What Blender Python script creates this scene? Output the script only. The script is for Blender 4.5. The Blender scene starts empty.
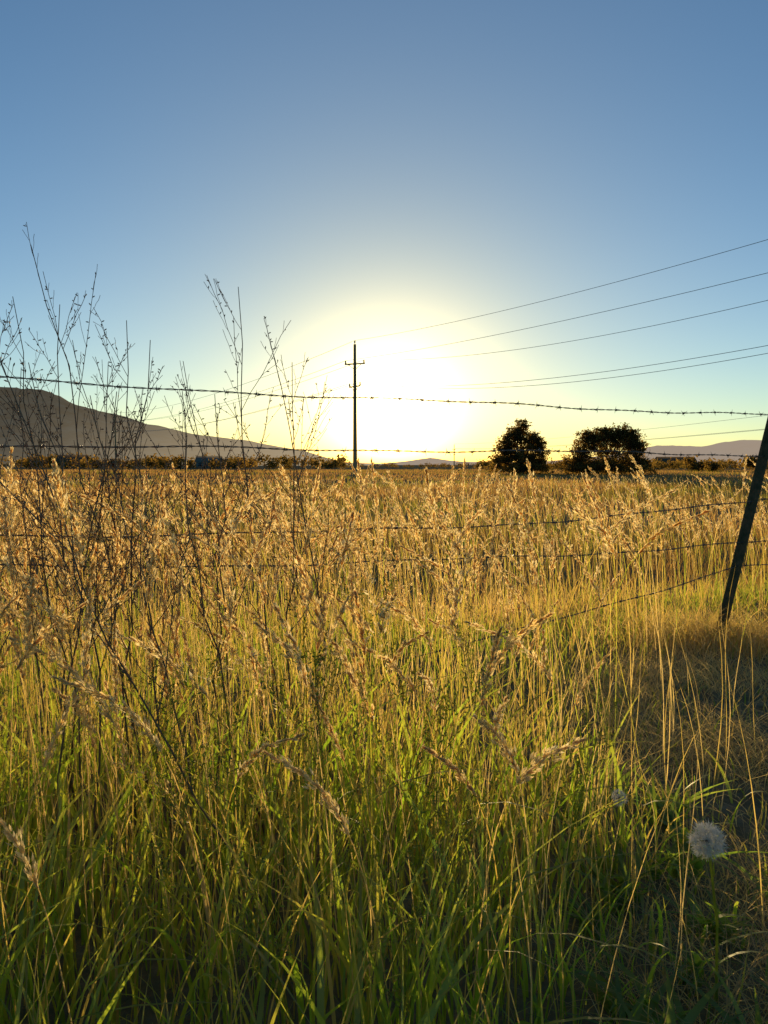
import bpy, math, numpy as np
from mathutils import Vector, noise as mnoise
rng = np.random.default_rng(11)
scene = bpy.context.scene
scene.view_settings.view_transform='Standard'
scene.view_settings.look='None'
scene.view_settings.exposure=0
CAMH=1.05
SUN_EL=math.radians(3.1)
ZF=-.38   # level of the field beyond the fence

# ---------------------------------------------------------------- helpers
class B:
    """mesh builder: quads + per-vertex float attributes"""
    def __init__(s): s.v=[];s.f=[];s.t=[];s.h=[];s.n=0
    def add(s,v,f,t,h):
        v=np.asarray(v,float).reshape(-1,3); f=np.asarray(f,int).reshape(-1,4)
        s.v.append(v); s.f.append(f+s.n); n=len(v)
        s.t.append(np.broadcast_to(t,(n,)).astype(float)); s.h.append(np.broadcast_to(h,(n,)).astype(float)); s.n+=n
    def make(s,name,mats,parent=None,smooth=False):
        V=np.concatenate(s.v);F=np.concatenate(s.f)
        me=bpy.data.meshes.new(name)
        me.vertices.add(len(V)); me.vertices.foreach_set('co',V.astype(np.float32).ravel())
        me.loops.add(F.size); me.loops.foreach_set('vertex_index',F.astype(np.int32).ravel())
        me.polygons.add(len(F)); me.polygons.foreach_set('loop_start',(np.arange(len(F))*4).astype(np.int32))
        a=me.attributes.new('tint','FLOAT','POINT'); a.data.foreach_set('value',np.concatenate(s.t).astype(np.float32))
        a=me.attributes.new('hgt','FLOAT','POINT'); a.data.foreach_set('value',np.concatenate(s.h).astype(np.float32))
        me.update(calc_edges=True)
        if smooth: me.polygons.foreach_set('use_smooth',np.ones(len(F),bool))
        ob=bpy.data.objects.new(name,me); scene.collection.objects.link(ob)
        me.materials.append(mats)
        if parent: ob.parent=parent
        return ob

def empty(name,loc=(0,0,0)):
    o=bpy.data.objects.new(name,None); o.location=loc; scene.collection.objects.link(o); return o

def tube(b,pts,rad,sides=5,t=0.5,h=0.5):
    pts=np.asarray(pts,float); n=len(pts); rad=np.broadcast_to(rad,(n,))
    tan=np.gradient(pts,axis=0); tan/=np.linalg.norm(tan,axis=1)[:,None]+1e-12
    ref=np.array([0.13,0.97,0.2]) if abs(tan[:,1]).mean()<0.8 else np.array([0.97,0.1,0.2])
    u=np.cross(tan,ref); u/=np.linalg.norm(u,axis=1)[:,None]+1e-12
    w=np.cross(tan,u)
    a=np.arange(sides)*2*math.pi/sides
    V=pts[:,None,:]+rad[:,None,None]*(np.cos(a)[None,:,None]*u[:,None,:]+np.sin(a)[None,:,None]*w[:,None,:])
    i=np.arange(n-1)[:,None]*sides; j=np.arange(sides)[None,:]; j2=(j+1)%sides
    F=np.stack([i+j,i+j2,i+sides+j2,i+sides+j],-1).reshape(-1,4)
    hh=np.repeat(np.broadcast_to(h,(n,)),sides)
    b.add(V.reshape(-1,3),F,t,hh)

def boxmesh(b,c,s,rotz=0,t=0.5):
    x,y,z=[k/2 for k in s]
    V=np.array([[sx*x,sy*y,sz*z] for sz in(-1,1) for sy in(-1,1) for sx in(-1,1)])
    cc,ss=math.cos(rotz),math.sin(rotz)
    V=np.stack([V[:,0]*cc-V[:,1]*ss,V[:,0]*ss+V[:,1]*cc,V[:,2]],1)+np.array(c)
    b.add(V,[[0,2,3,1],[4,5,7,6],[0,1,5,4],[2,6,7,3],[0,4,6,2],[1,3,7,5]],t,0.5)

def fn(x,y,s=1.0,o=0.0):
    """cheap smooth 2-D noise 0..1 (vectorised sines)"""
    x=x*s+o; y=y*s+o*1.7
    r=np.sin(x*1.3+1.7*np.sin(y*.9+o))+np.sin(y*1.7+1.3*np.sin(x*.7))+.6*np.sin(x*3.1+y*2.3)+.4*np.sin(y*4.3-x*2.9)
    return np.clip(.5+r/5.2,0,1)

def gz(x,y):
    """terrain height: low bank at the fence, field slightly lower"""
    x=np.asarray(x,float);y=np.asarray(y,float)
    r=np.hypot(x,y)
    s=np.clip((y-.586*x-3.35-.1)/4.5,0,1); s=s*s*(3-2*s)
    return ZF*s+.05*(fn(x,y,.9,3)-.5)*np.clip(1.6-r/40,0,1)+ .22*(fn(x,y,.05,1)-.5)*np.clip(r/30-.4,0,1)*np.clip(3-r/200,0,1)

def ribbons(b,x,y,H,W,az,lean,droop,segs,tint,faceaz=None,z0=None,taper=1.3):
    n=len(x); t=np.linspace(0,1,segs+1)[None,:]
    H=H[:,None];lean=lean[:,None];droop=droop[:,None]
    z=H*(t-droop*t**3)
    r=H*(lean*(.35*t+.65*t**2)+droop*.9*t**3)
    wob=H*.02*np.sin(t*5+rng.uniform(0,6,(n,1)))
    px=x[:,None]+np.cos(az)[:,None]*r+wob*np.sin(az)[:,None]; py=y[:,None]+np.sin(az)[:,None]*r-wob*np.cos(az)[:,None]
    base=(gz(x,y) if z0 is None else z0)[:,None]
    pz=base+z
    if faceaz is None: faceaz=rng.uniform(-1.0,1.0,n)
    w=W[:,None]*.5*np.clip(1-t**(taper+1),0.03,1)*np.clip(.55+t*3,0,1)
    fa=(faceaz[:,None]+t*rng.uniform(-1.2,1.2,(n,1)))
    ox=np.cos(fa)*w; oy=np.sin(fa)*w
    V=np.stack([np.stack([px-ox,py-oy,pz],-1),np.stack([px+ox,py+oy,pz],-1)],2)
    V=V.reshape(-1,3)
    i=(np.arange(n)*(segs+1)*2)[:,None]+np.arange(segs)[None,:]*2
    F=np.stack([i,i+1,i+3,i+2],-1).reshape(-1,4)
    b.add(V,F,np.repeat(tint,(segs+1)*2),np.broadcast_to(np.repeat(t,2,axis=1),(n,(segs+1)*2)).ravel())

def stems_heads(bs,bh,x,y,H,az,lean,nod,L,HW,M,sp,tint,stemw=.0018,segs=9,spread=.55,z0=None,thick=.17):
    n=len(x); T=np.linspace(0,1,segs+1)[None,:]
    def curve(T):
        z=H[:,None]*(T-.10*nod[:,None]*T**6)
        r=H[:,None]*(lean[:,None]*(.4*T+.6*T**2)+nod[:,None]*.22*T**7)
        return r,z
    base=(gz(x,y) if z0 is None else z0)
    r,z=curve(T)
    w=H[:,None]*.012*np.sin(T*4+rng.uniform(0,6,(n,1)))
    P=np.stack([x[:,None]+np.cos(az)[:,None]*r-np.sin(az)[:,None]*w,y[:,None]+np.sin(az)[:,None]*r+np.cos(az)[:,None]*w,base[:,None]+z],-1)
    sw=stemw*(1-.5*T)
    for ang in (0.0,1.4):
        o=np.array([math.cos(ang),math.sin(ang),0])
        off=(sw[...,None]*.5*o)
        V=np.stack([P-off,P+off],2).reshape(-1,3)
        i=(np.arange(n)*(segs+1)*2)[:,None]+np.arange(segs)[None,:]*2
        F=np.stack([i,i+1,i+3,i+2],-1).reshape(-1,4)
        bs.add(V,F,np.repeat(tint,(segs+1)*2),np.broadcast_to(np.repeat(T,2,axis=1),(n,(segs+1)*2)).ravel())
    ph=rng.uniform(0,6,(n,1))
    f=L/H
    s=rng.uniform(0,1,(n,M))
    Ts=1-f[:,None]*(1-s)
    idx=np.clip((Ts*segs).astype(int),0,segs-1); fr=Ts*segs-idx
    rows=np.arange(n)[:,None]
    C=P[rows,idx]*(1-fr[...,None])+P[rows,idx+1]*fr[...,None]
    tan=P[rows,idx+1]-P[rows,idx]; tan/=np.linalg.norm(tan,axis=-1)[...,None]
    # spikelets sit on short side branches: loosely clustered in azimuth along the axis
    a=rng.uniform(0,2*math.pi,(n,M))*.55+np.floor(s*14)*2.4+ph
    u=np.cross(tan,np.array([.3,.9,.1])); u/=np.linalg.norm(u,axis=-1)[...,None]
    v=np.cross(tan,u)
    out=np.cos(a)[...,None]*u+np.sin(a)[...,None]*v
    env=(np.sin(np.clip(s,0,1)**.7*math.pi)**.6*.9+.12)*(0.66+.34*np.sin(s*24+ph))
    rad=HW[:,None]*env*rng.uniform(.1,1.15,(n,M))
    C=C+out*rad[...,None]+tan*(rad*.6)[...,None]
    d=tan+out*spread*rng.uniform(.3,1.3,(n,M))[...,None]; d/=np.linalg.norm(d,axis=-1)[...,None]
    l=sp*rng.uniform(.6,1.3,(n,M))
    side=np.cross(d,rng.normal(size=(n,M,3))); side/=np.linalg.norm(side,axis=-1)[...,None]
    ww=(l*thick)[...,None]*side
    l=l[...,None]
    V=np.stack([C-d*l*.5,C-d*l*.05+ww,C+d*l*.6,C-d*l*.05-ww],2).reshape(-1,3)
    F=np.arange(n*M*4).reshape(-1,4)
    bh.add(V,F,np.clip(np.repeat(rng.uniform(0,1,n*M)*.5+np.repeat(tint,M)*.5,4),0,1),1.0)

# ---------------------------------------------------------------- materials
def newmat(name):
    m=bpy.data.materials.new(name); m.use_nodes=True; nt=m.node_tree; nt.nodes.clear(); return m,nt
def N(nt,t,**k):
    n=nt.nodes.new(t)
    for a,b_ in k.items(): setattr(n,a,b_)
    return n
def ramp(nt,fac,stops):
    r=N(nt,'ShaderNodeValToRGB'); cr=r.color_ramp
    while len(cr.elements)<len(stops): cr.elements.new(.5)
    for e,(p,c) in zip(cr.elements,stops): e.position=p; e.color=(*c,1)
    nt.links.new(fac,r.inputs[0]); return r.outputs[0]
def leafmat(name,stops,tstops,trans=.5,gloss=.06,hgrad=None,rough=.45):
    m,nt=newmat(name); L=nt.links
    at=N(nt,'ShaderNodeAttribute',attribute_name='tint')
    c=ramp(nt,at.outputs['Fac'],stops); c2=ramp(nt,at.outputs['Fac'],tstops)
    if hgrad:
        ah=N(nt,'ShaderNodeAttribute',attribute_name='hgt')
        def mixh(col,hc):
            mx=N(nt,'ShaderNodeMix',data_type='RGBA')
            mr=N(nt,'ShaderNodeMapRange'); mr.inputs[1].default_value=hgrad[2]; mr.inputs[2].default_value=1.0
            mr.inputs[3].default_value=0;mr.inputs[4].default_value=hgrad[3]
            L.new(ah.outputs['Fac'],mr.inputs[0]); L.new(mr.outputs[0],mx.inputs[0])
            L.new(col,mx.inputs[6]); mx.inputs[7].default_value=(*hc,1); return mx.outputs[2]
        c=mixh(c,hgrad[0]); c2=mixh(c2,hgrad[1])
    d=N(nt,'ShaderNodeBsdfDiffuse'); L.new(c,d.inputs[0])
    tr=N(nt,'ShaderNodeBsdfTranslucent'); L.new(c2,tr.inputs[0])
    mx=N(nt,'ShaderNodeMixShader'); mx.inputs[0].default_value=trans
    L.new(d.outputs[0],mx.inputs[1]);L.new(tr.outputs[0],mx.inputs[2])
    out=mx.outputs[0]
    if gloss>0:
        g=N(nt,'ShaderNodeBsdfGlossy'); g.inputs['Roughness'].default_value=rough; g.inputs[0].default_value=(.9,.85,.7,1)
        mg=N(nt,'ShaderNodeMixShader'); mg.inputs[0].default_value=gloss
        L.new(mx.outputs[0],mg.inputs[1]);L.new(g.outputs[0],mg.inputs[2]); out=mg.outputs[0]
    o=N(nt,'ShaderNodeOutputMaterial'); L.new(out,o.inputs[0]); return m

M_grass=leafmat('grass_blades',
  [(0,(.07,.13,.02)),(.35,(.15,.19,.03)),(.6,(.34,.25,.08)),(1,(.52,.40,.20))],
  [(0,(.42,.64,.03)),(.35,(.70,.74,.05)),(.6,(.93,.63,.11)),(1,(.98,.70,.25))],trans=.70,gloss=.06,
  hgrad=((.36,.26,.08),(.96,.64,.12),.5,.42))
M_mgrass=leafmat('pasture_blades',
  [(0,(.07,.12,.02)),(.35,(.14,.15,.03)),(.6,(.30,.21,.07)),(1,(.46,.33,.16))],
  [(0,(.36,.50,.03)),(.35,(.56,.50,.05)),(.6,(.84,.52,.10)),(1,(.95,.62,.20))],trans=.62,gloss=.04,
  hgrad=((.36,.24,.08),(.92,.54,.12),.45,.5))
M_head=leafmat('seed_heads',
  [(0,(.50,.33,.13)),(.5,(.66,.48,.22)),(1,(.76,.60,.34))],
  [(0,(.96,.60,.18)),(.5,(.99,.73,.30)),(1,(.99,.83,.46))],trans=.72,gloss=.03)
M_field=leafmat('field_grass',
  [(0,(.08,.09,.03)),(.4,(.18,.11,.045)),(1,(.30,.18,.075))],
  [(0,(.32,.30,.035)),(.4,(.44,.23,.05)),(1,(.76,.40,.10))],trans=.55,gloss=0)
M_twig=leafmat('dry_stalk',[(0,(.13,.05,.03)),(1,(.28,.15,.08))],[(0,(.2,.1,.05)),(1,(.4,.2,.08))],trans=.15,gloss=.08)
M_weed=leafmat('weed_green',[(0,(.07,.12,.02)),(1,(.20,.20,.05))],[(0,(.44,.62,.05)),(1,(.80,.66,.12))],trans=.6,gloss=.05)
M_leaf=leafmat('tree_leaves',[(0,(.045,.038,.018)),(1,(.12,.085,.035))],[(0,(.18,.12,.02)),(1,(.55,.30,.05))],trans=.5,gloss=0)
M_puff=leafmat('seed_puff',[(0,(.88,.84,.76)),(1,(.95,.93,.88))],[(0,(.97,.90,.78)),(1,(.99,.97,.90))],trans=.5,gloss=0)

def prin(name,c1,c2,scale=20,rough=.7,metal=0,bump=.2,detail=6,coord='Object',spec=.5):
    m,nt=newmat(name);L=nt.links
    tc=N(nt,'ShaderNodeTexCoord'); no=N(nt,'ShaderNodeTexNoise'); no.inputs['Scale'].default_value=scale; no.inputs['Detail'].default_value=detail
    L.new(tc.outputs[coord],no.inputs[0])
    c=ramp(nt,no.outputs[0],[(.3,c1),(.7,c2)])
    p=N(nt,'ShaderNodeBsdfPrincipled'); L.new(c,p.inputs['Base Color']); p.inputs['Roughness'].default_value=rough; p.inputs['Metallic'].default_value=metal; p.inputs['Specular IOR Level'].default_value=spec
    bp=N(nt,'ShaderNodeBump'); bp.inputs['Strength'].default_value=bump; L.new(no.outputs[0],bp.inputs['Height']); L.new(bp.outputs[0],p.inputs['Normal'])
    o=N(nt,'ShaderNodeOutputMaterial'); L.new(p.outputs[0],o.inputs[0]); return m
M_wood=prin('weathered_wood',(.32,.18,.08),(.48,.29,.15),8,.85,spec=.1)
M_steel=prin('rusty_wire_steel',(.12,.07,.045),(.26,.22,.19),60,.5,.6)
M_post=prin('tpost_rusty_paint',(.07,.06,.025),(.20,.11,.05),30,.8,0,spec=.15)
M_cable=prin('power_cable',(.18,.18,.17),(.28,.28,.27),3,.5,.3)
M_ceram=prin('insulator',(.12,.1,.1),(.2,.18,.17),5,.3)
M_bark=prin('tree_bark',(.05,.035,.02),(.12,.08,.05),6,.9)
M_wall=prin('house_wall',(.26,.20,.15),(.32,.26,.20),3,.9,spec=0)
M_wall2=prin('shed_wall',(.24,.22,.17),(.28,.26,.21),3,.9,spec=0)
M_roof=prin('house_roof',(.09,.07,.05),(.13,.10,.07),3,1,spec=0)
M_roof2=prin('metal_roof',(.17,.15,.12),(.22,.20,.16),3,.8,spec=0)
M_glass=prin('window_glass',(.03,.04,.05),(.05,.06,.07),3,.1)
M_door=prin('door_paint',(.12,.05,.03),(.16,.07,.04),3,.6)

m,nt=newmat('field_soil_and_thatch');L=nt.links
tc=N(nt,'ShaderNodeTexCoord')
n1=N(nt,'ShaderNodeTexNoise');n1.inputs['Scale'].default_value=.06;n1.inputs['Detail'].default_value=8;L.new(tc.outputs['Object'],n1.inputs[0])
n2=N(nt,'ShaderNodeTexNoise');n2.inputs['Scale'].default_value=14;n2.inputs['Detail'].default_value=10;n2.inputs['Roughness'].default_value=.7;L.new(tc.outputs['Object'],n2.inputs[0])
ca=ramp(nt,n2.outputs[0],[(.3,(.12,.085,.05)),(.52,(.26,.20,.12)),(.7,(.42,.34,.21))])
cb=ramp(nt,n1.outputs[0],[(.35,(.17,.14,.05)),(.6,(.30,.19,.08))])
mx=N(nt,'ShaderNodeMix',data_type='RGBA');mx.inputs[0].default_value=.35;L.new(ca,mx.inputs[6]);L.new(cb,mx.inputs[7])
p=N(nt,'ShaderNodeBsdfDiffuse');L.new(mx.outputs[2],p.inputs['Color'])
bp=N(nt,'ShaderNodeBump');bp.inputs['Distance'].default_value=.03;bp.inputs['Strength'].default_value=.8;L.new(n2.outputs[0],bp.inputs['Height']);L.new(bp.outputs[0],p.inputs['Normal'])
o=N(nt,'ShaderNodeOutputMaterial');L.new(p.outputs[0],o.inputs[0]);M_ground=m

def hillmat(name,c1,c2,scale,haze_emit,x0,x1,s1):
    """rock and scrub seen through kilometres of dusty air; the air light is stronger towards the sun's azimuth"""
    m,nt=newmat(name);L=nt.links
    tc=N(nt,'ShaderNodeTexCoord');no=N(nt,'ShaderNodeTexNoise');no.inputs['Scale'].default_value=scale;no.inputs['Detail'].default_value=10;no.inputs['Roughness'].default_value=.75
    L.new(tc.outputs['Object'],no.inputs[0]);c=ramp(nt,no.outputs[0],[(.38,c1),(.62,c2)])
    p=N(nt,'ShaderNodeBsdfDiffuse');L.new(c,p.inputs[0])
    e=N(nt,'ShaderNodeEmission');e.inputs[0].default_value=(*haze_emit,1)  # painted haze: faint glow in the hill material, no volume
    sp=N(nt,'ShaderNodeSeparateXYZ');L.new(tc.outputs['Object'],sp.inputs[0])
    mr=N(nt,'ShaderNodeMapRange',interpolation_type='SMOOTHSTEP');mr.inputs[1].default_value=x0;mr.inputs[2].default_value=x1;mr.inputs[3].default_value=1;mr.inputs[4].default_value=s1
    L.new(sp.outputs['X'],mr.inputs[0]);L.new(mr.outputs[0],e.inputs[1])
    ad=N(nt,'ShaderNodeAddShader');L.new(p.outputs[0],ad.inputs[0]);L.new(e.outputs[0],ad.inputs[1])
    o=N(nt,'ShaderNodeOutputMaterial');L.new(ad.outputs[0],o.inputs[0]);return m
M_hill=hillmat('hill_scrub_haze_glow',(.04,.04,.028),(.22,.18,.12),.025,(.062,.047,.028),-1000,-150,6)
M_hill2=hillmat('distant_hill_painted_haze',(.20,.19,.19),(.30,.28,.28),.002,(.34,.25,.16),-500,500,1.0)

# ---------------------------------------------------------------- ground
def sym(a): return np.concatenate([-a[::-1],[0],a])
ax=sym(np.concatenate([np.arange(.25,12,.25),np.geomspace(12.3,12000,60)]))
X,Y=np.meshgrid(ax,ax,indexing='ij'); n=len(ax)
b=B();i=np.arange(n-1)[:,None]*n+np.arange(n-1)[None,:]
b.add(np.stack([X,Y,gz(X,Y)],-1).reshape(-1,3),np.stack([i,i+n,i+n+1,i+1],-1).reshape(-1,4),.5,.5)
b.make('ground',M_ground,smooth=True)

# ---------------------------------------------------------------- hills
def hill(name,prof,D,depth,mat,rough,seed):
    xs=np.linspace(prof[0][0],prof[-1][0],260)*D
    hp=np.interp(xs/D,[p[0] for p in prof],[p[1] for p in prof])
    V=[];nv=36
    vv=np.linspace(0,1,nv)
    for k,v in enumerate(vv):
        yy=D-depth*.6+depth*1.2*v
        s=math.sin(min(v/.62,1)*math.pi/2)**1.3 if v<.62 else math.cos((v-.62)/.38*math.pi/2)
        for xx,h0 in zip(xs,hp):
            q=mnoise.fractal(Vector((xx/depth*2.2+seed,yy/depth*2.2,seed)),.9,2.1,6)
            g=abs(mnoise.noise(Vector((xx/depth*5+seed,yy/depth*1.2,3))))
            V.append((xx+q*depth*.02,yy,h0*s*(1+q*rough)-h0*g*rough*1.0*math.sin(v*math.pi)-3*(1-s)))
    m_=260;i=np.arange(nv-1)[:,None]*m_+np.arange(m_-1)[None,:]
    b=B();b.add(V,np.stack([i,i+1,i+m_+1,i+m_],-1).reshape(-1,4),.5,.5)
    return b.make(name,mat,smooth=True)
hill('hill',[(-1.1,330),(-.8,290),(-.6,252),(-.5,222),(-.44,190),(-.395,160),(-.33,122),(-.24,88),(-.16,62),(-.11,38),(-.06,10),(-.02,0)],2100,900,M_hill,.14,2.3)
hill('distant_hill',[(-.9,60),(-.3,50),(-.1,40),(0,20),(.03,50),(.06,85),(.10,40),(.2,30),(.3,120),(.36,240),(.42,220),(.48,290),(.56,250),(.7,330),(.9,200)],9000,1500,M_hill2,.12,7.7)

# ---------------------------------------------------------------- grass
def scatter(y0,y1,dens,slope=.62,pad=1.0):
    A=(y1-y0)*(2*pad)+slope*(y1*y1-y0*y0)
    n=int(A*dens); y=rng.uniform(0,1,n*3)*(y1-y0)+y0; x=rng.uniform(-1,1,n*3)*(slope*y1+pad)
    k=np.abs(x)<slope*y+pad; return x[k][:n],y[k][:n]
def verge(x,y):
    """1 in the mown / trampled strip on the right in front of the fence"""
    e=x-(.10+.24*y)+.25*(fn(x,y,2.5,9)-.5)
    return np.clip(e/.35+.5,0,1)*np.clip((4.3+.25*x-.35-y)/.5,0,1)
b=B()
x,y=scatter(.75,2.6,800,pad=.7); v=verge(x,y); k=rng.uniform(0,1,len(x))<1-.35*v; x,y,v=x[k],y[k],v[k]; n=len(x)
cl=fn(x,y,6,2)
H=rng.uniform(.15,.58,n)*(1-.74*v)*(.5+.65*cl); H=np.minimum(H,.24+.2*y)
tint=np.clip(rng.normal(.20,.22,n)+.45*(fn(x,y,1.7,5)-.5)+.25*v*rng.uniform(-1,1,n)+.15*(y-1.3),0,1)
ribbons(b,x,y,H,rng.uniform(.003,.0095,n)*(1-.3*v),rng.uniform(0,2*math.pi,n),rng.uniform(.05,.45,n),rng.uniform(0,.38,n)**1.2,7,tint)
x,y=scatter(.85,2.4,85,pad=.5); v=verge(x,y); k=rng.uniform(0,1,len(x))<1-.85*v; x,y,v=x[k],y[k],v[k]; n=len(x)
ribbons(b,x,y,np.minimum(rng.uniform(.30,.68,n),.26+.24*y)*(1-.5*v),rng.uniform(.008,.014,n),rng.normal(0,1.6,n),rng.uniform(.1,.8,n),rng.uniform(.0,.5,n),9,np.clip(rng.normal(.15,.12,n),0,1),taper=1.8)
x,y=scatter(1.1,3.4,95,pad=.5); v=verge(x,y); k=rng.uniform(0,1,len(x))<1-.8*v; x,y=x[k],y[k]; n=len(x)
ribbons(b,x,y,rng.uniform(.4,.85,n)*np.clip(.4+.3*y,0,1),rng.uniform(.0018,.0032,n),rng.uniform(0,6.28,n),rng.uniform(.0,.3,n),rng.uniform(0,.15,n),7,rng.uniform(.65,1,n))
x,y=scatter(1.0,4.8,3600,pad=.9); v=verge(x,y); k=rng.uniform(0,1,len(x))<v*np.clip(fn(x,y,4,1)*2.2-.5,0.06,1); x,y=x[k],y[k]; n=len(x)
ribbons(b,x,y,rng.uniform(.04,.17,n),rng.uniform(.0015,.0035,n),rng.uniform(0,2*math.pi,n),rng.uniform(.4,2.0,n),rng.uniform(.1,.6,n),5,rng.uniform(.85,1,n))
n=2200; x=rng.normal(1.98,.30,n); y=rng.normal(4.45,.2,n)
ribbons(b,x,y,rng.uniform(.08,.32,n),rng.uniform(.002,.004,n),rng.uniform(0,6.28,n),rng.uniform(.2,1.2,n),rng.uniform(.1,.6,n),5,rng.uniform(.55,1,n))
b.make('meadow_grass',M_grass)
b=B()
x,y=scatter(2.6,7,430,pad=.9); v=verge(x,y); k=rng.uniform(0,1,len(x))<1-.35*v; x,y,v=x[k],y[k],v[k]; n=len(x)
H=rng.uniform(.08,.36,n)*(1-.6*v)*(.4+.8*fn(x,y,3,2))
tint=np.clip(rng.normal(.50,.25,n)+1.1*(fn(x,y,.7,4)-.5)-.10*np.clip(x,0,2)*(y<5),0,1)
ribbons(b,x,y,H,rng.uniform(.003,.009,n),rng.uniform(0,2*math.pi,n),rng.uniform(.05,.5,n),rng.uniform(0,.3,n),5,tint)
b.make('pasture_grass',M_mgrass)
b=B()
for k in range(46):
    cx=rng.uniform(.22,.95);cy=rng.uniform(.95,2.3)
    if cx<.10+.2*cy: continue
    m_=int(rng.integers(9,16))
    ribbons(b,cx+rng.normal(0,.012,m_),cy+rng.normal(0,.012,m_),rng.uniform(.05,.17,m_),rng.uniform(.010,.026,m_),rng.uniform(0,6.28,m_),rng.uniform(.4,1.3,m_),rng.uniform(.1,.5,m_),7,np.clip(rng.normal(.1,.1,m_),0,1),faceaz=rng.uniform(-.8,.8,m_),taper=1.2)
b.make('dandelion_leaves',M_weed)
b=B()
for (y0,y1,d,w0,w1,h0,h1,sg) in [(7,16,140,.004,.010,.10,.42,4),(16,50,22,.008,.02,.15,.5,3),(50,210,1.8,.03,.08,.15,.5,2)]:
    x,y=scatter(y0,y1,d,pad=2); n=len(x)
    H=rng.uniform(h0,h1,n)*(.45+1.0*fn(x,y,.35,2)); tint=np.clip(rng.normal(.55,.25,n)+1.6*(fn(x,y*.6,.22,4)-.5)-.45*np.clip(1.3-y/16,0,1),0,1)
    ribbons(b,x,y,H,rng.uniform(w0,w1,n),rng.uniform(0,2*math.pi,n),rng.uniform(.05,.5,n),rng.uniform(0,.25,n),sg,tint)
b.make('field_grass',M_field)
bs=B();bh=B()
def heads(x,y,Hr,Lr,HWr,M,sp,stemw,segs=10,spread=.55,leanr=(0,.35),thick=.17):
    n=len(x)
    stems_heads(bs,bh,x,y,rng.uniform(*Hr,n),np.where(rng.uniform(0,1,n)<.5,rng.normal(math.pi,.9,n),rng.uniform(0,6.28,n)),rng.uniform(*leanr,n),rng.uniform(0,1,n)**1.5,rng.uniform(*Lr,n),rng.uniform(*HWr,n),M,sp,np.clip(rng.normal(.65,.25,n),0,1),stemw,segs,spread,thick=thick)
def thin(x,y,pl):
    k=rng.uniform(0,1,len(x))<pl(x,y); return x[k],y[k]
left=lambda x,y:np.clip(.62-1.0*x/y,0.09,1)*(1-.9*verge(x,y))
x,y=thin(*scatter(1.35,3.4,125,pad=.4),left); heads(x,y,(.55,1.08),(.11,.22),(.007,.0135),200,.0125,.0024,spread=.42,leanr=(0,.28),thick=.18)
x,y=thin(*scatter(1.25,3.2,16,pad=.4),left); heads(x,y,(.5,.95),(.12,.24),(.015,.03),80,.0085,.0016,spread=1.1)
x,y=thin(*scatter(3.4,7.5,32,pad=.6),lambda x,y:(1-.9*verge(x,y))*np.clip(.8-.5*x/y,.2,1)); heads(x,y,(.55,1.15),(.12,.24),(.008,.015),110,.017,.0028,8,spread=.4,leanr=(0,.25),thick=.18)
x,y=scatter(7.5,18,7,pad=1); heads(x,y,(.40,.92),(.08,.18),(.008,.016),20,.026,.004,6,spread=.35,thick=.2)
x,y=scatter(18,50,1.6,pad=1); heads(x,y,(.4,.8),(.1,.18),(.012,.025),8,.05,.008,5)
HS=np.array([(-.95,1.9,1.12,1.7,.05,.2,.26,.015),(-.90,2.0,1.07,2.9,.10,.3,.22,.015),(-.55,1.75,.88,3.1,.35,1,.28,.018),(-.20,1.70,.82,3.3,.40,1,.26,.018),
 (1.32,3.6,1.14,3.3,.08,.4,.26,.017),(1.25,3.4,.95,3.0,.12,.5,.22,.016),(.12,1.8,.88,.2,.06,.2,.2,.015),(-.05,1.6,.78,3.1,.15,.6,.2,.016),(-.36,2.2,1.0,2.8,.1,.5,.2,.016),
 (-.62,1.3,.68,3.1,.22,.8,.22,.016),(-.46,1.15,.62,3.1,.2,.7,.2,.014),(.16,1.35,.64,.1,.10,1,.12,.016),(.30,1.5,.60,2.9,.05,.7,.14,.015),(.02,1.3,.62,3.0,.2,.8,.18,.015),(-.3,1.4,.76,3.4,.2,.8,.2,.016),
 (-.75,1.7,.98,2.8,.15,.6,.22,.016),(-.15,2.0,.95,3.2,.2,.8,.22,.016),(.1,2.2,.98,.3,.1,.5,.2,.015),(-.52,1.55,.92,3.0,.2,.5,.22,.017),(-.02,1.9,.70,3.0,.1,.6,.2,.015),(.35,2.6,.98,3.0,.1,.5,.22,.016),
 (-.82,1.6,.90,3.2,.2,.8,.24,.017),(-.40,1.45,.80,3.0,.22,.9,.22,.017),(-.68,2.1,1.02,2.7,.12,.6,.22,.016)])
stems_heads(bs,bh,*[HS[:,k] for k in range(8)],270,.0125,np.full(len(HS),.95),.0028,12,.45,thick=.18)
bs.make('seedhead_grass_stems',M_grass); bh.make('seedhead_grass',M_head)

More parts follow.
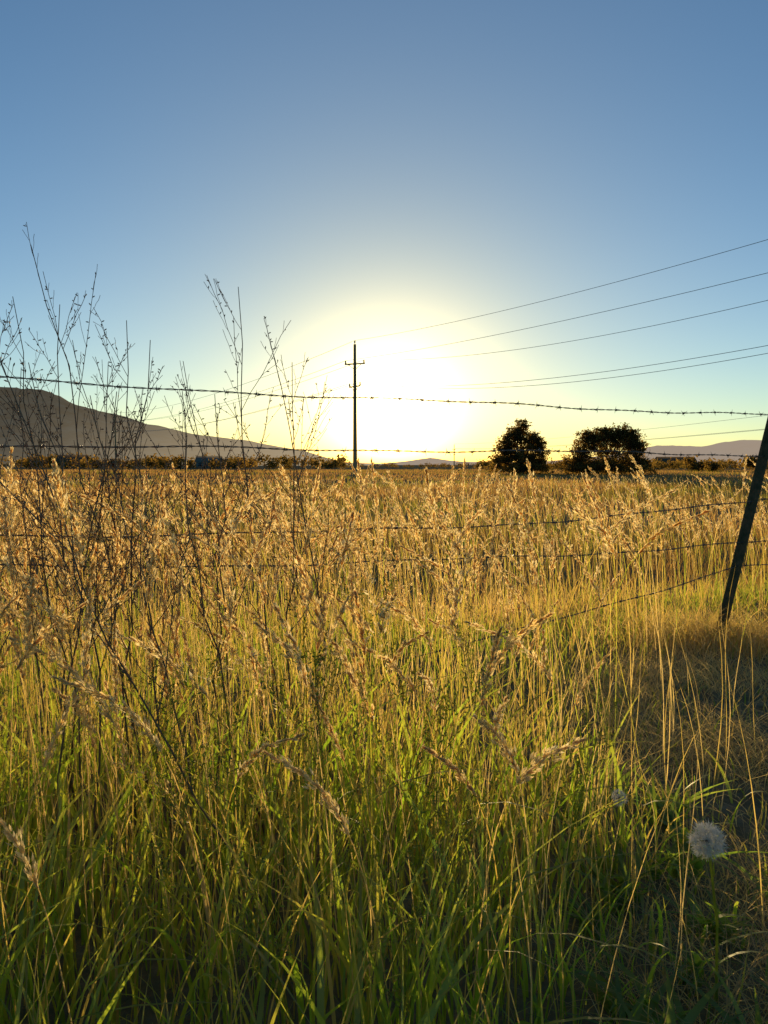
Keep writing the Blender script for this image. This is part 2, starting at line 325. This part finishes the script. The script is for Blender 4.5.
# ---------------------------------------------------------------- branching stalks
def poly(p0,p1,n,bend,jit):
    t=np.linspace(0,1,n)[:,None]; p=np.array(p0)*(1-t)+np.array(p1)*t
    L=np.linalg.norm(np.array(p1)-np.array(p0))
    p=p+np.array(bend)*L*np.sin(t*math.pi)
    j=rng.normal(0,jit*L,(n,3)); j[0]=0;j[-1]=0
    return p+j
def branch(b,p,r0,r1,depth,t,sp=.5,start=.35,nb=7,buds=None,lenf=.45,budp=1.0):
    p=np.asarray(p);n=len(p)
    tube(b,p,np.linspace(r0,r1,n),4,t,.5)
    L=np.linalg.norm(p[-1]-p[0])
    if buds is not None and depth<=1:
        for q in np.arange(.35,1.0,.022/max(L,.02)):
            if rng.uniform()>budp: continue
            i=int(q*(n-1)); c=p[i]+(p[min(i+1,n-1)]-p[i])*(q*(n-1)-i)
            d=rng.normal(size=3);d[2]=abs(d[2]);d/=np.linalg.norm(d)
            tube(b,[c,c+d*.005,c+d*.009],[r1*.6,buds,buds*.4],4,rng.uniform(0,1),.5)
    if depth==0: return
    ax=(p[-1]-p[0])/L
    for k in range(nb):
        q=start+(1-start)*(k+rng.uniform(.1,.9))/nb*.93
        i=min(int(q*(n-1)),n-2); c=p[i]+(p[i+1]-p[i])*(q*(n-1)-i)
        d=rng.normal(size=3); d-=d.dot(ax)*ax; d/=np.linalg.norm(d); d[1]*=.6
        dr=ax+d*rng.uniform(.6,1.2)*sp*1.3; dr[2]+=.2; dr/=np.linalg.norm(dr)
        l=L*lenf*(1.2-q)*rng.uniform(.5,1.4)
        pp=poly(c,c+dr*l,6,(0,0,-.05*rng.uniform(-1,2)),.012)
        rr=r0+(r1-r0)*q
        branch(b,pp,rr*.6,max(r1*.7,.0006),depth-1,t,sp,.25,max(2,nb-5),buds,lenf*1.2,budp)
S=[((-.66,2.1),(-.90,2.0,1.61)),((-.86,2.1),(-.95,2.0,1.48)),((-.56,2.0),(-.66,2.0,1.42)),((-.24,2.2),(-.41,2.2,1.55)),
   ((-.16,2.3),(-.33,2.25,1.41)),((-.33,2.3),(-.26,2.2,1.34)),((-.48,2.4),(-.62,2.4,1.37)),((-.66,2.0),(-.60,2.0,1.37)),
   ((-.98,1.9),(-.90,1.8,1.41)),((-.76,2.0),(-.83,2.0,1.46)),((-.22,1.65),(-.76,1.5,1.30)),((-.85,2.5),(-1.0,2.5,1.45)),((-.3,2.0),(-.52,2.0,1.24)),
   ((-1.2,2.2),(-1.35,2.2,1.5)),((-1.05,2.4),(-1.12,2.4,1.35)),((-.70,1.8),(-.80,1.75,1.28)),((-.45,1.9),(-.72,1.9,1.22)),((-.5,2.2),(-.48,2.2,1.25)),
   ((-.80,1.75),(-.62,1.8,1.22)),((-.95,2.2),(-.78,2.2,1.34))]
for bs0,tip in S:
    b=B(); z=float(gz(bs0[0],bs0[1]))
    p=poly((bs0[0],bs0[1],z-.02),tip,12,(rng.uniform(-.05,.07),0,0),.006)
    branch(b,p,.0036,.0010,2,rng.uniform(.2,.9),.55,.36,9,.0017,.36,.5)
    b.make('dry_weed_stalk',M_twig)
G=[(-.03,1.5,.66),(.05,1.45,.60),(-.18,1.5,.66),(.10,1.7,.58),(-.10,1.9,.7),(-.42,1.6,.58),(.22,1.35,.45),(.42,1.75,.5),(-.3,1.3,.5),(.0,2.3,.7),(.3,2.4,.6),(-.12,1.25,.45),(.08,1.2,.42)]
for gx,gy,gh in G:
    b=B(); z=float(gz(gx,gy))
    p=poly((gx,gy,z-.02),(gx+rng.uniform(-.15,.15),gy+rng.uniform(-.1,.1),gh),10,(rng.uniform(-.05,.05),0,0),.008)
    branch(b,p,.0024,.0008,2,rng.uniform(.3,1),.6,.3,10,.0022,.45,1)
    b.make('green_weed',M_weed)

# ---------------------------------------------------------------- dandelion seed heads
def puff(name,c,R,nseed=150,base=None):
    e=empty(name,c)
    bst=B(); g=float(gz(c[0],c[1]))
    tube(bst,poly((base[0],base[1],g-c[2]-.02),(0,0,-.004),8,(.03,0,0),.004),np.linspace(.003,.0022,8),6,.4,.5)
    bst.make('stem',M_weed,e)
    br=B(); a=np.linspace(0,math.pi,7)
    tube(br,np.stack([a*0,a*0,-np.cos(a)*R*.16],1),np.maximum(np.sin(a)*R*.16,.0003),8,.2,.5)
    br.make('receptacle',M_twig,e)
    bp=B()
    for k in range(nseed):
        zz=1-2*(k+.5)/nseed; ph=k*2.39996; s=math.sqrt(1-zz*zz)
        d=np.array([s*math.cos(ph),s*math.sin(ph),zz])+rng.normal(0,.12,3); d/=np.linalg.norm(d)
        RR=R*rng.uniform(.74,1.1)
        tip=d*RR*.66
        tube(bp,[d*R*.15,tip],[.0003,.00022],3,.3,.5)
        u=np.cross(d,[.3,.5,.8]);u/=np.linalg.norm(u);w=np.cross(d,u)
        for q in range(12):
            aa=q*.5236+rng.uniform(-.2,.2); o=(math.cos(aa)*u+math.sin(aa)*w)
            e2=tip+d*RR*rng.uniform(.15,.42)+o*RR*rng.uniform(.15,.3)
            tube(bp,[tip,(tip+e2)/2+o*R*.02,e2],[.00030,.00028,.00015],3,rng.uniform(.3,1),.5)
    bp.make('pappus',M_puff,e)
puff('dandelion_seed_head',(.605,1.40,.350),.034,125,(.03,.02))
puff('dandelion_seed_head',(.57,1.82,.245),.020,70,(-.02,.02))

# ---------------------------------------------------------------- fence
fence=empty('barbed_wire_fence')
posts=[(-5.2,.18),(-1.95,2.09),(1.93,4.45),(5.6,6.5)]
def tpost(px,py,lean):
    b=B(); H=1.50
    g=float(gz(px,py))
    base=np.array([px,py,g-.05]); top=np.array([px+lean[0],py+lean[1],H+g])
    ax=(top-base)/np.linalg.norm(top-base)
    u=np.array([.87,.5,0.]);u-=u.dot(ax)*ax;u/=np.linalg.norm(u);w=np.cross(ax,u)
    pr=[(-.019,-.005),(.019,-.005),(.019,0),(.003,0),(.003,.03),(-.003,.03),(-.003,0),(-.019,0)]
    V=[]
    for e in (base,top):
        for a,c in pr: V.append(e+u*a*1.6+w*(-c)*1.3)
    F=[[i,(i+1)%8,8+(i+1)%8,8+i] for i in range(8)]+[[8,9,10,15],[11,12,13,14],[11,14,15,10]]
    b.add(V,F,.5,.5)
    Lp=np.linalg.norm(top-base)
    for s in np.arange(.2,Lp-.02,.053):
        c=base+ax*s+w*.009
        tube(b,[c-w*.006,c+w*.006],[.008,.006],5,.5,.5)
    b.make('t_post',M_post,fence)
    return base,ax
info=[tpost(*posts[0],(0,0)),tpost(*posts[1],(-.03,0)),tpost(*posts[2],(.35,.03)),tpost(*posts[3],(.1,0))]
def at_h(k,h):
    base,ax=info[k]; return base+ax*(h-base[2])/ax[2]+np.array([0,-.02,0])
rows=[([1.33,1.33,1.335,1.32],[.02,.012,.02]),
      ([1.10,1.10,1.105,1.1],[.02,-.01,.02]),
      ([.86,.88,.845,.86],[.03,.085,.03]),
      ([.66,.78,.60,.62],[.03,.05,.03]),
      ([.45,.16,.47,.42],[.05,.10,.03])]
for hs,sg in rows:
    b=B()
    for k in range(3):
        a=at_h(k,hs[k]);c=at_h(k+1,hs[k+1]);L=np.linalg.norm(c-a)
        t=np.linspace(0,1,int(L/.012)+2); P=a+(c-a)*t[:,None]; P[:,2]-=sg[k]*4*t*(1-t)
        P[:,2]+=.006*np.sin(t*L*3.1+hs[0]*9)+.003*np.sin(t*L*9)
        dn=(c-a)/L; u=np.cross(dn,[0,0,1]);u/=np.linalg.norm(u);w=np.cross(u,dn)
        ph=t*L/.055*math.pi
        for o in (0,math.pi):
            Q=P+.0021*(np.cos(ph+o)[:,None]*u+np.sin(ph+o)[:,None]*w)
            tube(b,Q,.0016,5,.5,.5)
        for s in np.arange(.06+rng.uniform(0,.05),L,.125):
            s=s+rng.uniform(-.01,.01)
            i=min(int(s/L*(len(t)-1)),len(t)-2); q=P[i]; a0=rng.uniform(0,6.28)
            th=np.linspace(0,4*math.pi,17)+a0
            coil=q+dn*(np.linspace(-.006,.006,17))[:,None]+.0048*(np.cos(th)[:,None]*u+np.sin(th)[:,None]*w)
            tube(b,coil,.0012,4,.5,.5)
            for z in range(4):
                aa=a0+z*1.57+rng.uniform(-.3,.3); d=math.cos(aa)*u+math.sin(aa)*w+dn*rng.uniform(-.4,.4)
                c0=q+dn*(.006 if z%2 else -.006)
                tube(b,[c0,c0+d*.009,c0+d*.019],[.0013,.0011,.0003],4,.5,.5)
    b.make('barbed_wire',M_steel,fence)

# ---------------------------------------------------------------- utility poles and lines
def upole(x,y,H,rot=0.5,zb=ZF):
    e=empty('utility_pole',(x,y,zb))
    b=B();tube(b,[(0,0,-.5),(0,0,H*.5),(0,0,H)],[.24,.2,.14],10,.5,.5);b.make('pole_shaft',M_wood,e)
    b=B()
    c,s=math.cos(rot),math.sin(rot)
    pts=[]
    for hh,hl in ((H-2.0,1.15),(H-4.3,.65)):
        tube(b,[(-hl*c,-hl*s,hh-.12),(hl*c,hl*s,hh+.12)],.075,6,.5,.5)
        for sg in (-1,1): tube(b,[(sg*hl*.7*c,sg*hl*.7*s,hh+.1*sg),(0,0,hh-.6)],.03,5,.5,.5)
    b.make('crossarms',M_wood,e)
    b=B()
    for (dx,hh) in ((-1.05,H-2.1),(1.05,H-1.88),(-.6,H-4.4),(.6,H-4.18),(0,H+.02)):
        z=np.array([.05,.12,.18,.24,.30,.36]);tube(b,np.stack([z*0+dx*c,z*0+dx*s,hh+z],1),[.04,.11,.05,.11,.05,.09],8,.5,.5)
        pts.append(np.array([x+dx*c,y+dx*s,zb+hh+.36]))
    b.make('insulators',M_ceram,e)
    return pts
A=upole(-3.0,80,13.8);C=upole(33,18,13.8,1.3);D=upole(-66,190,13.8)
E_=upole(30,330,10.0,.9); F_=upole(62,60,9.0,.9)
pl=empty('power_lines')
def cable(p,q,sag,r=.018,n=60):
    t=np.linspace(0,1,n);P=p+(q-p)*t[:,None];P[:,2]-=sag*4*t*(1-t);b=B();tube(b,P,r,5,.5,.5);b.make('cable',M_cable,pl)
for a_,c_,sg in ((4,4,1.2),(0,0,1.0),(1,1,2.3),(2,2,2.4),(3,3,2.9)):
    cable(A[a_],C[c_],sg,.016); cable(D[a_],A[a_],1.8,.022)
for k in (0,1,4): cable(E_[k],F_[k],1.5,.025)

# ---------------------------------------------------------------- trees
def tree(name,x,y,H,Wd,lobes,nleaf,ls,trunk_h,zb=ZF):
    e=empty(name,(x,y,zb))
    bt=B()
    tube(bt,poly((0,0,-.3),(0.1,0,trunk_h),7,(.02,0,0),.01),np.linspace(.32,.22,7)*H/8,8,.5,.5)
    bl=B()
    for (lx,ly,lz,lr,lh) in lobes:
        c=np.array([lx*Wd,ly*Wd,lz*H]);s=np.array([0.1,0,trunk_h*rng.uniform(.6,1)])
        tube(bt,poly(s,c,7,(0,0,.06),.02),np.linspace(.13,.03,7)*H/8,6,.5,.5)
        for q in range(7):
            d=rng.normal(size=3);d/=np.linalg.norm(d);tube(bt,poly(c*.8+s*.2,c+d*np.array([lr*Wd,lr*Wd,lh*H])*.9,5,(0,0,.05),.03),np.linspace(.05,.012,5)*H/8,5,.5,.5)
        nc=34
        for q in range(nc):
            d=rng.normal(size=3);d/=np.linalg.norm(d)
            far=rng.uniform()<.22
            cc=c+d*np.array([lr*Wd,lr*Wd,lh*H])*(rng.uniform(1.05,1.28) if far else rng.uniform(.3,1.08))
            m=int(nleaf/len(lobes)/nc*rng.uniform(.5,1.5)*(.5 if far else 1)); cr=rng.uniform(.065,.135)*Wd*(.35 if far else .55)
            P=cc+rng.normal(size=(m,3))*np.array([cr,cr,cr*.7])*.62
            P[:,2]=np.maximum(P[:,2],.12)
            u=rng.normal(size=(m,3));u/=np.linalg.norm(u,axis=1)[:,None];w=np.cross(u,rng.normal(size=(m,3)));w/=np.linalg.norm(w,axis=1)[:,None]
            s_=ls*rng.uniform(.5,1.3,(m,1))
            V=np.stack([P-u*s_,P+w*s_*.5,P+u*s_,P-w*s_*.5],1).reshape(-1,3)
            bl.add(V,np.arange(m*4).reshape(-1,4),np.clip(rng.normal(.5,.3),0,1),.5)
    bt.make('trunk_and_limbs',M_bark,e);bl.make('crown',M_leaf,e)
tree('deciduous_tree',21.2,120,9.2,9.8,[(0,0,.45,.28,.24),(-.22,0,.40,.2,.2),(.25,0,.36,.2,.2),(.02,.1,.72,.17,.17),(-.12,-.1,.62,.16,.15),(.2,0,.55,.17,.14),(0,-.2,.25,.34,.14),(-.28,0,.2,.18,.16),(.3,.1,.2,.19,.16),(.15,-.2,.1,.34,.1),(-.15,-.2,.1,.34,.1)],28000,.17,1.0)
tree('broadleaf_tree',32.3,112,8.2,12.4,[(-.1,0,.45,.24,.26),(.15,0,.48,.24,.26),(-.3,0,.35,.16,.22),(.34,0,.35,.14,.22),(0,.1,.72,.15,.14),(.16,-.1,.7,.13,.12),(-.2,0,.64,.13,.13),(.28,0,.56,.12,.13),(0,-.2,.2,.34,.14),(-.36,0,.16,.16,.14),(.38,0,.16,.16,.14),(.15,-.1,.1,.4,.1),(-.2,-.1,.1,.3,.1)],35000,.17,1.0)
bl=B()
def shrub(x,y,h,w,m):
    c=np.array([x,y,ZF])
    k=rng.integers(4,9)
    for q in range(k):
        cc=c+np.array([rng.uniform(-.4,.4)*w,rng.uniform(-.3,.3)*w,h*rng.uniform(.2,.7)])
        mm=m//k;P=cc+rng.normal(size=(mm,3))*np.array([w*.15,w*.15,h*.15]);P[:,2]=np.clip(P[:,2],ZF,None)
        u=rng.normal(size=(mm,3));u/=np.linalg.norm(u,axis=1)[:,None];w_=np.cross(u,rng.normal(size=(mm,3)));w_/=np.linalg.norm(w_,axis=1)[:,None]
        s_=h*.08*rng.uniform(.6,1.4,(mm,1))
        V=np.stack([P-u*s_,P+w_*s_*.8,P+u*s_,P-w_*s_*.8],1).reshape(-1,3)
        bl.add(V,np.arange(mm*4).reshape(-1,4),rng.uniform(0,.9),.5)
for k in range(200):
    s=rng.uniform(-.85,-.05); d=rng.uniform(260,420); h=d*rng.uniform(.005,.017); shrub(s*d,d,h+1,h*rng.uniform(1.2,2.2),190)
for k in range(30):
    s=rng.uniform(-.06,.14); d=rng.uniform(380,450); h=d*rng.uniform(.002,.006); shrub(s*d,d,h+1,h*3,140)
for k in range(150):
    s=rng.uniform(.12,.85); d=rng.uniform(200,340); h=d*rng.uniform(.004,.011); shrub(s*d,d,h+1,h*rng.uniform(1.5,3),180)
for s,d,h in ((.31,150,2.2),(.43,150,2.5),(.47,160,3.6),(.405,170,3.6),(.15,210,2),(.19,180,1.6)): shrub(s*d,d,h,h*1.5,600)
bl.make('distant_tree_line',M_leaf)

# ---------------------------------------------------------------- distant buildings
def house(name,x,y,w,dp,h,rh,wall,roof,rot=0):
    e=empty(name,(x,y,ZF));e.rotation_euler[2]=rot
    b=B();boxmesh(b,(0,0,h/2),(w,dp,h))
    for sx in(-1,1): b.add([(sx*w/2,-dp/2,h),(sx*w/2,dp/2,h),(sx*w/2,0,h+rh),(sx*w/2,0,h+rh)],[[0,1,2,3]],.5,.5)
    b.make('walls',wall,e)
    b=B();o=.4;k=rh/(dp/2)
    for sy in(-1,1):
        V=[(-w/2-o,sy*(dp/2+o),h-o*k+.02),(w/2+o,sy*(dp/2+o),h-o*k+.02),(w/2+o,0,h+rh+.02),(-w/2-o,0,h+rh+.02)]
        V+= [(a,c,z+.15) for a,c,z in V]
        b.add(V,[[0,1,2,3],[4,5,6,7],[0,1,5,4],[1,2,6,5],[2,3,7,6],[3,0,4,7]],.5,.5)
    b.make('roof',roof,e)
    b=B()
    for kx in (-.33,.05,.36): boxmesh(b,(kx*w,-dp/2-.02,h*.55),(1.3,.08,1.1))
    b.make('windows',M_glass,e)
    b=B();boxmesh(b,(-.13*w,-dp/2-.02,1.05),(1,.08,2.1));b.make('door',M_door,e)
house('distant_house',-121,300,10,8,2.8,2.4,M_wall,M_roof,.2)
house('farm_shed',-68,300,9,7,2.8,2.0,M_wall2,M_roof2,.1)
house('distant_house',132,350,16,9,3,2,M_wall,M_roof,-.1)

# ---------------------------------------------------------------- world, sun, camera
w=bpy.data.worlds.new('World');scene.world=w;w.use_nodes=True;nt=w.node_tree;nt.nodes.clear();L=nt.links
sky=N(nt,'ShaderNodeTexSky',sky_type='NISHITA');sky.sun_disc=False;sky.sun_elevation=SUN_EL;sky.sun_rotation=0
sky.air_density=1.0;sky.dust_density=.4;sky.ozone_density=2.5;sky.altitude=1300
tc=N(nt,'ShaderNodeTexCoord')
nm=N(nt,'ShaderNodeVectorMath',operation='NORMALIZE');L.new(tc.outputs['Generated'],nm.inputs[0])
dt=N(nt,'ShaderNodeVectorMath',operation='DOT_PRODUCT');L.new(nm.outputs[0],dt.inputs[0]);dt.inputs[1].default_value=(0.010,math.cos(SUN_EL),math.sin(SUN_EL))
def mth(op,a,b_=None,clamp=False):
    q=N(nt,'ShaderNodeMath',operation=op);q.use_clamp=clamp
    for i_,vv in enumerate((a,b_)):
        if vv is None: continue
        if isinstance(vv,(int,float)): q.inputs[i_].default_value=vv
        else: L.new(vv,q.inputs[i_])
    return q.outputs[0]
ang=mth('ARCCOSINE',mth('MINIMUM',dt.outputs['Value'],.999999))
def scaled(f,col):
    v=N(nt,'ShaderNodeVectorMath',operation='SCALE');v.inputs[0].default_value=col;L.new(f,v.inputs['Scale']);return v.outputs[0]
def glow(sig,amp,col):
    return scaled(mth('MULTIPLY',mth('EXPONENT',mth('MULTIPLY',ang,-1/sig)),amp),col)
def vop(op,a,b_):
    q=N(nt,'ShaderNodeVectorMath',operation=op);L.new(a,q.inputs[0])
    if isinstance(b_,tuple): q.inputs[1].default_value=b_
    else: L.new(b_,q.inputs[1])
    return q.outputs[0]
g1=glow(.036,95,(1,.80,.42));g2=glow(.11,8,(1,.72,.20));g4=glow(.42,1.4,(1,.95,.80))
sp=N(nt,'ShaderNodeSeparateXYZ');L.new(nm.outputs[0],sp.inputs[0])
az=mth('ABSOLUTE',sp.outputs['Z'])
hb=mth('MULTIPLY',mth('EXPONENT',mth('MULTIPLY',az,-1/.115)),mth('EXPONENT',mth('MULTIPLY',ang,-1/1.1)))
g3=scaled(mth('MULTIPLY',hb,5.6),(1,.69,.28))
cw=mth('EXPONENT',mth('MULTIPLY',ang,-1/.22))
tintc=N(nt,'ShaderNodeMix',data_type='RGBA');L.new(cw,tintc.inputs[0]);tintc.inputs[6].default_value=(.66,1.18,1.42,1);tintc.inputs[7].default_value=(.46,.38,.17,1)
tot=vop('ADD',vop('ADD',vop('MULTIPLY',sky.outputs[0],tintc.outputs[2]),g3),vop('ADD',vop('ADD',g1,g2),g4))
ef=mth('MULTIPLY',mth('EXPONENT',mth('MULTIPLY',az,-1/.040)),mth('EXPONENT',mth('MULTIPLY',ang,-1/.45)))
ext=N(nt,'ShaderNodeMix',data_type='RGBA');L.new(ef,ext.inputs[0]);ext.inputs[6].default_value=(1,1,1,1);ext.inputs[7].default_value=(1,.66,.15,1)
tot=vop('MULTIPLY',tot,ext.outputs[2])
bg=N(nt,'ShaderNodeBackground');bg.inputs[1].default_value=.15;L.new(tot,bg.inputs[0])
o=N(nt,'ShaderNodeOutputWorld');L.new(bg.outputs[0],o.inputs[0])

sl=bpy.data.lights.new('sun','SUN');sl.energy=5;sl.angle=math.radians(.5);sl.color=(1,.77,.43)
so=bpy.data.objects.new('sun',sl);so.rotation_euler=(-(math.pi/2-SUN_EL),0,math.radians(-.5));scene.collection.objects.link(so)

cam=bpy.data.cameras.new('camera');cam.sensor_fit='VERTICAL';cam.sensor_height=36;cam.lens=36*770/1024;cam.clip_start=.02;cam.clip_end=30000
co=bpy.data.objects.new('camera',cam);co.location=(0,0,CAMH);co.rotation_euler=(math.radians(90-3.5),0,0);scene.collection.objects.link(co);scene.camera=co
